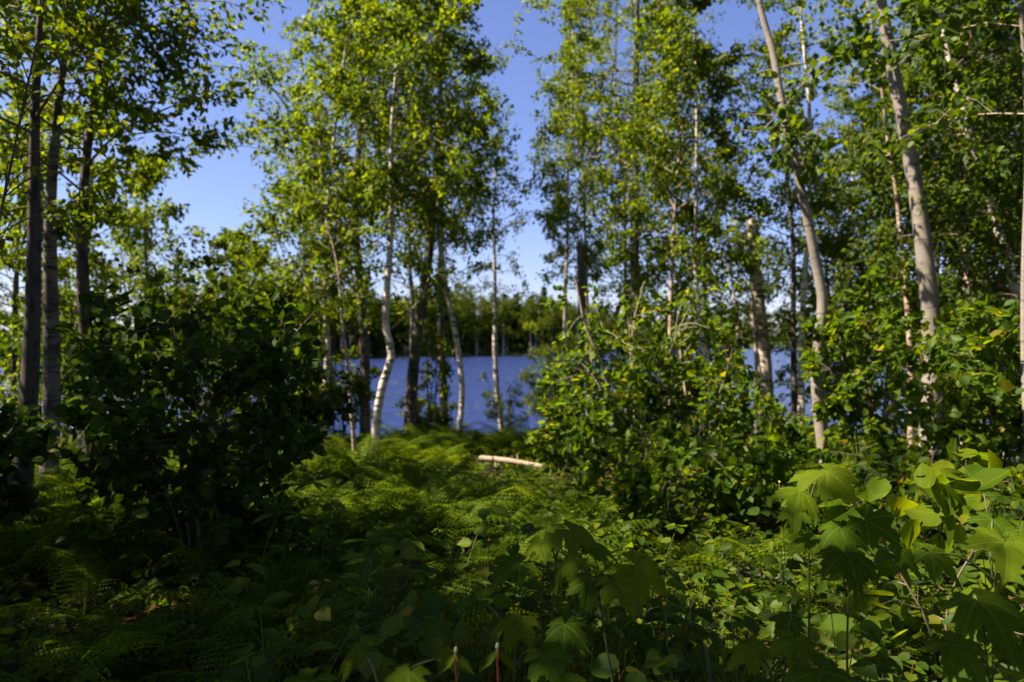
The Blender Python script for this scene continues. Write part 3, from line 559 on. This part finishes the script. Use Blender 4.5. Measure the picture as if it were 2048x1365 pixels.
broad_plant('thimbleberry_plant', 'thimbleberry at the right edge with large leaves', (1.62, 2.1), [(2010, 1085, 2.1, 150, .5, -120), (1985, 1040, 2.3, 130, .5, -140), (2040, 1060, 2.2, 130, .3, -60), (1860, 1105, 2.2, 130, .4, -50)], THM, GT)
broad_plant('thimbleberry_plant', 'dark shaded thimbleberry leaf spread low at the right edge', (1.3, 1.75), [(1955, 1200, 1.8, 180, .45, -85), (1900, 1290, 1.7, 170, .4, -60), (2040, 1290, 1.75, 170, .5, -110)], THM, GT)
broad_plant('thimbleberry_plant', 'thimbleberry with a pointed sunlit leaf low in the centre', (.42, 2.3), [(1232, 1165, 2.15, 150, .9, -75), (1185, 1160, 2.2, 120, .9, -110), (1270, 1130, 2.3, 130, .4, -20), (1150, 1120, 2.4, 130, .3, -170), (1130, 1250, 2.0, 150, .5, -100)], THM, GT)
broad_plant('thimbleberry_plant', 'thimbleberry beside the fern left of the pointed sunlit leaf', (.12, 2.6), [(1085, 1080, 2.55, 120, .55, -90), (1140, 1060, 2.7, 110, .3, -30), (1040, 1130, 2.5, 120, .3, -150), (1180, 1090, 2.7, 110, .2, 0)], THM, GT)
broad_plant('thimbleberry_plant', 'lit thimbleberry low right of centre among narrow leaves', (.8, 1.95), [(1580, 1240, 1.95, 130, .6, -140), (1595, 1285, 1.85, 150, .5, -110), (1640, 1345, 1.7, 200, .25, -60), (1510, 1300, 1.95, 120, .3, -170)], THM, GT)
broad_plant('thimbleberry_plant', 'thimbleberry at the bottom edge left of centre', (-.3, 1.75), [(820, 1345, 1.75, 150, .3, -100), (890, 1315, 1.85, 120, .25, 20), (720, 1300, 1.9, 130, .2, 170), (625, 1362, 1.7, 170, .1, -120)], THM, GT)
broad_plant('thimbleberry_plant', 'shaded thimbleberry in the lower middle before the pointed leaf plant', (.15, 1.9), [(1040, 1240, 2.0, 130, .3, -120), (960, 1200, 2.1, 130, .3, 160), (1090, 1310, 1.85, 140, .3, -70)], THM, GT)
broad_plant('maple_sapling', 'backlit yellow maple sapling leaves at the upper left edge', (-2.9, 3.2), [(15, 130, 3.4, 70, .8, -80), (40, 255, 3.4, 70, .9, -70), (75, 150, 3.5, 60, .8, -100), (100, 190, 3.5, 60, .9, -60), (20, 310, 3.3, 75, .8, -80), (70, 175, 3.4, 55, .6, -120), (10, 60, 3.4, 70, .8, -60), (65, 250, 3.6, 60, .7, -60), (150, 318, 3.5, 60, .5, -30), (60, 335, 3.4, 70, .4, -40), (110, 345, 3.4, 65, .4, -120), (35, 420, 3.3, 65, .5, -60), (190, 300, 3.7, 55, .5, 0), (10, 480, 3.3, 70, .5, -70), (130, 420, 3.5, 60, .4, -70)], MPM, 'maple saplings', M_TWIG, 'sapling', .012)
broad_plant('maple_sapling', 'small yellow leaved maple low behind the two left trunks', (-5.2, 6.9), [(25, 750, 6.8, 40, .6, -60), (60, 745, 6.9, 36, .6, -120), (175, 868, 6.6, 36, .6, -80), (100, 905, 6.5, 40, .5, -40), (130, 880, 6.7, 36, .5, -100)], MPM, 'maple saplings', M_TWIG, 'sapling')

# ------------------------------------------------------------------ ferns
def frond(seed, a0=1.2, a1=-.5, npin=17, npl=8):
    rs = np.random.RandomState(seed); b = Buf()
    s = np.linspace(0, 1, 26); ang = a0 + (a1 - a0) * s ** .9
    X = np.r_[0, np.cumsum(np.cos(ang[:-1]) / 25)]; Z = np.r_[0, np.cumsum(np.sin(ang[:-1]) / 25)]
    Yc = .05 * np.sin(s * 3 + seed)
    P = np.stack([X, Yc, Z], -1); b.tube(P, np.linspace(.006, .0015, 26), 3, cap=False)
    V = []; T3 = []
    for k in range(npin):
        u = .2 + .79 * (k + .5) / npin; i = u * 25; j = min(int(i), 24); p = P[j] + (P[j + 1] - P[j]) * (i - j); t = unit(P[min(j + 1, 25)] - P[j])
        v = (u - .2) / .8; ln = .25 * min(1, .55 + v * 2.5) * (1 - v) ** .75 + .012
        for sd in (-1, 1):
            side = A(0, sd, 0); up = np.cross(t, A(0, 1, 0)); up = up if up[2] > 0 else -up
            d = unit(side + t * (.25 + .3 * v) - up * (.12 + .1 * rs.rand())); q0 = p
            for m in range(npl):
                f = (m + .4) / npl; c = q0 + d * ln * f - up * ln * .25 * f * f
                pl = min(ln * .3, .56 / npin) * (1 - f * .7)
                for e in (-1, 1):
                    w = unit(t * e + d * .45 - up * .1); n0 = len(V)
                    hw = ln * .46 / npl; V += [c - d * hw, c + d * hw, c + w * pl + d * ln * .02]; T3.append((n0, n0 + 1, n0 + 2) if e * sd > 0 else (n0 + 1, n0, n0 + 2))
    b.add(np.array(V), [np.array(T3)])
    return b
FR_SPEC = [(1, 1.15, -.35), (2, 1.0, -.6), (3, 1.3, -.2), (4, .85, -.5), (5, 1.1, -.9)]
FROND = [frond(*s_).make('frond', M_FERN, link=False) for s_ in FR_SPEC]
FR_VERT = [frond(s_[0], s_[1], s_[2], 13, 5) for s_ in FR_SPEC]
def clump_mesh(seed):
    rs = np.random.RandomState(seed); b = Buf()
    for k in range(8):
        f = FR_VERT[rs.randint(5)]; a = 6.283 * k / 8 + rs.randn() * .25; sc = .75 + .35 * rs.rand()
        c, s_ = math.cos(a), math.sin(a); M = np.array([[c, -s_, 0], [s_, c, 0], [0, 0, 1]]) * sc
        n0 = b.n; VV = np.vstack(f.V) @ M.T; b.add(VV, f.F)
    return b.make('fern', M_FERN, link=False)
CL = [clump_mesh(k + 20) for k in range(5)]
def fern(px, Y, L, label, group, parts):
    x = (px - 1024) / F * Y; loc = A(x, Y, float(gz(x, Y)) - .02)
    if parts:
        root = thing('fern', label, 'fern', loc, group); n = 7 + R.randint(3); a = R.rand() * 6
        for k in range(n):
            a += 6.283 / n + R.randn() * .15
            M = Matrix.Rotation(a, 4, 'Z') @ Matrix.Rotation(R.randn() * .12, 4, 'X') @ Matrix.Scale(L * (.75 + .4 * R.rand()), 4)
            obj('frond', FROND[R.randint(5)], root, M)
    else:
        o = obj('fern', CL[R.randint(5)], None, Matrix.Translation(loc) @ Matrix.Rotation(R.rand() * 6.28, 4, 'Z') @ Matrix.Scale(L, 4))
        tag(o, label, 'fern', group)
# named near ferns
NF = [(930, 2.75, .72, 'lit lady fern in the centre foreground'), (800, 3.1, .75, 'fern left of the lit centre fern'), (1010, 3.5, .75, 'fern just behind the lit centre fern'), (640, 2.5, .8, 'shaded fern at lower left of centre'),
      (470, 2.9, .8, 'dark fern in the lower left shade'), (300, 2.4, .8, 'dark fern at the far lower left'), (130, 3.0, .8, 'dark fern near the lower left corner'), (560, 3.7, .8, 'shaded fern before the big dark shrub'),
      (760, 2.1, .62, 'dark fern near the bottom edge left of centre'), (1400, 3.4, .7, 'fern right of centre before the fallen dark log'), (1530, 4.2, .75, 'fern left of the curved aspen foot'), (700, 4.2, .8, 'fern at the shade line left of centre')]
for px, Y, L, lab in NF: fern(px, Y, L, lab, 'foreground ferns', True)
cnt = 0; far_ferns = []
for k in range(1000):
    Y = 3.2 + 9.3 * R.rand() ** .8; px = -60 + 2160 * R.rand()
    if Y < 5.0:
        if px > 1150 and R.rand() < .8: continue
        if R.rand() < .45: continue
    elif px > 1180 and R.rand() < .75: continue
    if R.rand() < .35 and px < 1180: continue
    if abs(px - 1020) < 120 and 6.3 < Y < 9.9: continue
    cnt += 1
    if Y > 8.6:
        x = (px - 1024) / F * Y; far_ferns.append((x, Y, .65 + .3 * R.rand())); continue
    zone = 'in the bed behind the big dark shrub' if px < 520 else 'in the sunlit bed left of the S-bent birch' if px < 760 else 'in the sunlit bed between S-bent birch and pale log' if px < 970 else 'beside the pale log'
    if Y < 5.2: fern(px, Y, .6 + .25 * R.rand(), 'fern of the shaded foreground fern bed', 'ferns of the shaded foreground bed', cnt % 2 == 0)
    elif px < 1100: fern(px, Y, .65 + .3 * R.rand(), 'fern ' + zone, 'ferns ' + zone, False)
    else: fern(px, Y, .5 + .25 * R.rand(), 'fern between the shrubs on the right', 'ferns between the right shrubs', False)

fb = Buf()
for x, y, L in far_ferns:
    me = CL[R.randint(5)]; a = R.rand() * 6.28; c, s_ = math.cos(a), math.sin(a)
    co = np.empty(len(me.vertices) * 3, np.float32); me.vertices.foreach_get('co', co)
    V = co.reshape(-1, 3) @ (np.array([[c, -s_, 0], [s_, c, 0], [0, 0, 1]]) * L).T + A(x, y, float(gz(x, y)) - .02)
    lt = np.empty(len(me.polygons), np.int32); me.polygons.foreach_get('loop_total', lt)
    vi = np.empty(len(me.loops), np.int32); me.loops.foreach_get('vertex_index', vi); ls = np.r_[0, np.cumsum(lt)[:-1]]
    fb.add(V, [np.stack([vi[ls[lt == k] + q] for q in range(k)], -1) for k in (3, 4)])
tag(fb.make('fern_bed', M_FERN), 'bed of ferns along the top of the bank under the birches', kind='stuff')

# ------------------------------------------------------------------ low leafy plants
def leaf_plant_parts(label, x, y, h, T, mat, size, pairs, group, key=[]):
    o = A(x, y, float(gz(x, y))); root = thing('leafy_plant', label, 'plant', o, group)
    lean = R.randn(2) * .18; P = catmull([A(0, 0, 0), A(lean[0] * .4 * h, lean[1] * .4 * h, h * .55), A(lean[0] * h, lean[1] * h, h)], 8)
    b = Buf(); b.tube(P, np.linspace(.004, .002, 8), 4, cap=False); b.make('stem', M_REDSTEM if R.rand() < .25 else M_STEM, root)
    kk = (id(T), mat.name)
    d = dict(key)
    if kk not in d: d[kk] = build('leaf', T[0], T[1], mat, link=False); key.append((kk, d[kk]))
    a = R.rand() * 6
    for k in range(pairs):
        i = min(7, 2 + int(6 * (k + 1) / pairs)); a += 1.6
        for sd in (0, math.pi):
            aa = a + sd + R.randn() * .25; D = A(math.cos(aa), math.sin(aa), .05 - .4 * R.rand())
            obj('leaf', d[kk], root, leaf_matrix(P[i] + unit(D) * .015, D, A(-.1, -.3, 1) + R.randn(3) * .25, size * (.75 + .5 * R.rand())))
PL = 'low leafy plants in the right foreground'
for k in range(125):
    Y = 1.7 + 2.6 * R.rand(); px = 1080 + 980 * R.rand() if k < 75 else 500 + 600 * R.rand()
    x = (px - 1024) / F * Y
    kind = R.randint(3)
    zone = 'left of the pointed sunlit thimbleberry leaf' if px < 1240 else 'between that centre thimbleberry and the dark log' if px < 1420 else 'around the dark weathered log' if px < 1640 else 'under the lime thimbleberries at right'
    leaf_plant_parts('low plant with ' + ['broad toothed', 'narrow pointed', 'small rounded'][kind] + ' leaves ' + zone, x, Y, .35 + .35 * R.rand(), [T_HAZEL, T_LONG, T_ASPEN][kind], [M_HAZEL_LEAF, M_COVER, M_COVER][kind], [.10, .12, .06][kind], 4 + R.randint(3), ['broad', 'narrow', 'rounded'][kind] + ' leaved low plants ' + zone)
# hazel branch reaching in from the right
shrub('hazel_shrub', 'hazel sprig with three large toothed leaves right of the lime leaves', 1900, 2.9, 1.25, .45, 3, 3, 3, .13, M_PALM_LEAF, solo=24, nside=3)

# ground cover nobody could count
n = 52000
yy = 1.2 + 12.3 * R.rand(n) ** .75; xx = (R.rand(n) - .5) * 1.75 * yy + R.randn(n) * .3
z0 = gz(xx, yy); hh = np.abs(R.randn(n)) * .16 + .02; hh *= np.where(xx > .25 * yy * .2, 1.25, .45)
P_ = np.stack([xx, yy, z0 + hh], -1); a = R.rand(n) * 6.283
D_ = np.stack([np.cos(a), np.sin(a), -.1 - .5 * R.rand(n)], -1); N_ = R.randn(n, 3) * .45 + A(-.1, -.15, 1)
V, Fs = leaf_arrays(P_, D_, N_, .045 + .05 * R.rand(n), T_BIRCH)
tag(build('ground_cover', V, Fs, M_COVER), 'low green leaves carpeting the forest floor', kind='stuff')
n = 9000
yy = 1.2 + 11 * R.rand(n); xx = (R.rand(n) - .5) * 1.8 * yy; a = R.rand(n) * 6.283
V, Fs = leaf_arrays(np.stack([xx, yy, gz(xx, yy) + .01 + .03 * R.rand(n)], -1), np.stack([np.cos(a), np.sin(a), .2 * R.randn(n)], -1), R.randn(n, 3) * .3 + A(0, 0, 1), .05 + .04 * R.rand(n), T_BIRCH)
tag(build('leaf_litter', V, Fs, M_LITTER), 'brown dead leaves lying under the plants', kind='stuff')
n = 2600
yy = 1.45 + 1.6 * R.rand(n); px = 850 + 700 * R.rand(n); xx = (px - 1024) / F * yy
a = R.rand(n) * 6.283; h = .25 + .3 * R.rand(n)
D_ = np.stack([np.cos(a) * .35, np.sin(a) * .35, np.ones(n)], -1)
Tg = (np.array([(0, .008, 0), (0, -.008, 0), (.5, .007, -.03), (.5, -.007, -.03), (.85, .004, -.14), (.85, -.004, -.14), (1.0, 0, -.24)]), [np.array([[0, 1, 3, 2], [2, 3, 5, 4]]), np.array([[4, 5, 6]])])
V, Fs = leaf_arrays(np.stack([xx, yy, gz(xx, yy)], -1), D_, np.stack([-np.cos(a), -np.sin(a), .35 + 0 * a], -1), h, Tg)
tag(build('grass', V, Fs, M_GRASS), 'thin grass blades along the bottom of the picture', kind='stuff')

# ------------------------------------------------------------------ fallen logs
def log(label, pA, pB, r, mat, bumps=3):
    P = catmull([pA, (pA * .6 + pB * .4) + A(0, 0, .015), pB], 22); o = P[0].copy(); root = thing('fallen_log', label, 'log', o)
    b = Buf(); b.tube(P - o, r * (1 - .25 * np.linspace(0, 1, 22)) * (1 + .05 * R.randn(22)), 12, rough=.04); b.make('log_trunk', mat, root, smooth=True)
    e = Buf(); e.tube(np.array([P[0] - unit(P[1] - P[0]) * .012, P[0] + unit(P[1] - P[0]) * .01]) - o, [r * .9, r * .97], 12); e.make('cut_end', mat, root)
    for k in range(bumps):
        i = 4 + R.randint(15); d = unit(R.randn(3) + A(0, -.5, .8)); k_ = Buf(); k_.tube(np.array([P[i] - o, P[i] - o + d * (r + .05 + .1 * R.rand())]), [r * .3, r * .12], 6); k_.make('branch_stub', mat, root)
log('short pale sunlit log lying on the ferns in the clearing', at(962, 917, 8.9), at(1086, 934, 8.4), .04, M_LOG)
log('dark weathered log half hidden in the right foreground leaves', at(1385, 1130, 4.7), at(1590, 1168, 4.35), .06, M_SNAG)

# ------------------------------------------------------------------ small flowers
for k, (px, py, Y) in enumerate([(1328, 1208, 2.1), (1462, 1228, 2.05), (1410, 1285, 1.9), (1442, 1275, 1.95), (1660, 1202, 2.2), (1415, 1292, 1.92), (1558, 964, 4.0), (1960, 1045, 2.9)]):
    p = at(px, py, Y); o = A(p[0] + .03, p[1], float(gz(p[0], p[1]))); root = thing('yellow_flower', 'small yellow flower on a thin stem in the right foreground', 'flower', o, 'yellow flowers in the right foreground')
    b = Buf(); b.tube(catmull([A(0, 0, 0), (p - o) * .5 + A(.02, 0, 0), p - o], 7), [.002] * 7, 4); b.make('stem', M_STEM, root)
    Pt, Pf = leaf_arrays(np.zeros((1, 3)), A([[1, 0, .5]])[0:1].reshape(1, 3), A([[0, 0, 1]]).reshape(1, 3), [.0075], T_ASPEN)
    me = build('petal', Pt, Pf, M_YELLOW, link=False)
    for j in range(5): obj('petal', me, root, Matrix.Translation(p - o) @ Matrix.Rotation(.7, 4, 'X') @ Matrix.Rotation(j * 1.2566, 4, 'Z'))
for px, py, Y, lab in [(995, 1300, 1.75, 'pale bud on a red stem with two drooping leaves at bottom centre'), (912, 1308, 1.8, 'small pale bud left of the red stemmed one at the bottom')]:
    p = at(px, py, Y); o = A(p[0], p[1], float(gz(p[0], p[1]))); root = thing('budding_plant', lab, 'plant', o, 'budding plants at the bottom')
    b = Buf(); b.tube(catmull([A(0, 0, 0), (p - o) * .5 + A(.01, 0, 0), p - o], 7), [.003] * 7, 5); b.make('stem', M_REDSTEM, root)
    b = Buf(); b.tube(np.array([p - o, p - o + A(0, 0, .008), p - o + A(0, 0, .018)]), [.003, .006, .002], 7); b.make('bud', M_WHITE, root, smooth=True)
    me = build('leaf', T_LONG[0], T_LONG[1], M_PALM_LEAF, link=False)
    for a in (-.4, .4, 2.7, 3.6): obj('leaf', me, root, leaf_matrix(p - o, A(math.cos(a), -.3, -.9), A(0, -1, .6), .07))
for k in range(14):
    Y = 1.8 + 1.4 * R.rand(); px = 900 + 320 * R.rand(); x = (px - 1024) / F * Y
    leaf_plant_parts('low plant with reddish turned leaves at lower centre', x, Y, .2 + .2 * R.rand(), T_LONG, M_RED, .07, 3, 'reddish plants at lower centre')

# ------------------------------------------------------------------ far shore wood
def far_mesh(kind, seed):
    rs = np.random.RandomState(seed); n = 1100
    if kind == 0:                                         # broadleaf
        c = rs.randn(26, 3) * A(1.6, 1.6, 2.7) + A(0, 0, 5.8); c[:, 2] = np.clip(c[:, 2], 1.2, 10.5)
        i = rs.randint(26, size=n); P = c[i] + unit(rs.randn(n, 3)) * (.9 * rs.rand(n, 1) ** .4); L = .35 + .3 * rs.rand(n)
        D = rs.randn(n, 3) + A(0, 0, -.3)
    else:
        z = 10.5 * rs.rand(n) ** 1.3 + .8; rad = (1 - z / 11.8) * 2.0 * (.5 + .5 * rs.rand(n)) * (.8 + .3 * np.sin(z * 5)); a = rs.rand(n) * 6.283
        P = np.stack([rad * np.cos(a), rad * np.sin(a), z], -1); L = .4 + .3 * rs.rand(n); D = np.stack([np.cos(a), np.sin(a), -.5 + 0 * a], -1)
    return leaf_arrays(P, D, rs.randn(n, 3) + A(0, 0, .8), L, T_FINE)
FAR = []
for k in range(6):
    kind = 0 if k < 5 else 1; V, Fs = far_mesh(kind, 50 + k); b = Buf(); b.tube(np.array([[0, 0, 0], [.05, 0, 4], [0, 0, 9]]), [.17, .12, .04], 6)
    FAR.append((build('crown', V, Fs, M_FAR_CON if kind else M_FAR_LEAF, link=False), b.make('trunk', M_DARKBARK if kind or k % 2 else M_BIRCH, link=False), kind))
for k in range(210):
    x = -62 + 100 * R.rand(); row = 1.5 + 30 * R.rand() ** 1.5
    y = float(shore_y(x)) + row; v = R.randint(6); cm, tm, kind = FAR[v]
    fp = 1024 + x / y * F; zone = 'left of the S-bent birch' if fp < 760 else 'between the S-bent and the snapped birch' if fp < 925 else 'around the lone slender birch' if fp < 1110 else 'behind the right-hand clump'
    root = thing('spruce_tree' if kind else 'far_tree', ('dark conifer' if kind else 'rounded tree') + ' across the lake, seen ' + zone, 'tree', (x, y, float(gz(x, y)) - .1), ('conifers' if kind else 'broadleaf trees') + ' across the lake ' + zone)
    root.scale = (1, 1, 1); s_ = .95 + .55 * R.rand(); M = Matrix.Rotation(R.rand() * 6.28, 4, 'Z') @ Matrix.Diagonal((s_, s_, s_ * (.9 + .25 * R.rand()), 1))
    obj('trunk', tm, root, M); obj('crown', cm, root, M)
Vs = []; Q4 = []; nn = 0                                   # the rest of the far wood, too far to count
for k in range(330):
    x = -170 + 620 * R.rand()
    if -60 < x < 36: continue
    y = float(shore_y(x)) + 5 + 45 * R.rand(); V, Fs = far_mesh(0 if R.rand() < .7 else 1, 60 + k % 9)
    sub = slice(0, 4 * 700); s_ = .9 + .5 * R.rand() + .3 * (y > 250)
    a = R.rand() * 6.28; c, s2 = math.cos(a), math.sin(a)
    V = V[sub] @ np.array([[c, -s2, 0], [s2, c, 0], [0, 0, 1]]).T * s_ + A(x, y, float(gz(x, y)))
    Vs.append(V); Q4.append(np.arange(len(V)).reshape(-1, 4)[:, :4] + nn); nn += len(V)
tag(build('far_forest', np.vstack(Vs), [np.vstack(Q4)], M_FAR_LEAF), 'hazy green wood along the rest of the far shore', kind='stuff')

# ------------------------------------------------------------------ deeper rows of young trees that close the wood on both sides
for px, Y, H, reach, zc, lm, lab in [
        (1655, 13.5, 6.0, 1.2, .2, M_OLIVE_LEAF, 'young birch deep between the curved aspen and the light green crown'),
        (1770, 10.6, 5.6, 1.2, .6, M_BIRCH_LEAF, 'young leafy tree close behind the left side of the biggest grey aspen'),
        (1880, 10.2, 7.5, 1.3, .8, M_ASPEN_LEAF, 'dense young tree close behind the right side of the biggest grey aspen'),
        (1990, 9.6, 8.0, 1.3, .6, M_ASPEN_LEAF, 'tall dense young tree right of the pinkish peeling birch'),
        (2050, 7.0, 6.5, .9, .8, M_ASPEN_LEAF, 'dark leafy young tree cut by the right edge'),
        (1345, 13.2, 4.2, 1.0, .2, M_BIRCH_LEAF, 'young birch low behind the sunlit hazel with the curved stem'),
        (480, 12.4, 3.6, .9, .2, M_BIRCH_LEAF, 'young birch low in the gap behind the big dark shaded shrub'),
        (30, 9.0, 4.2, .9, .3, M_BIRCH_LEAF, 'young birch low at the left edge behind the dark trunks')]:
    tree('birch_tree', lab, [(px + R.randn() * 8, 560), (px + R.randn() * 6, 680), (px, 800)], Y, 120 / Y, H, M_BIRCH_DARK, lm, T_BIRCH, zc=zc, reach=reach, nb=int(22 + reach * (H - zc) * 3), ntw=8, per=13, size=.062,
         left=.6 if px > 1980 else 1, group='young trees deep in the wood')
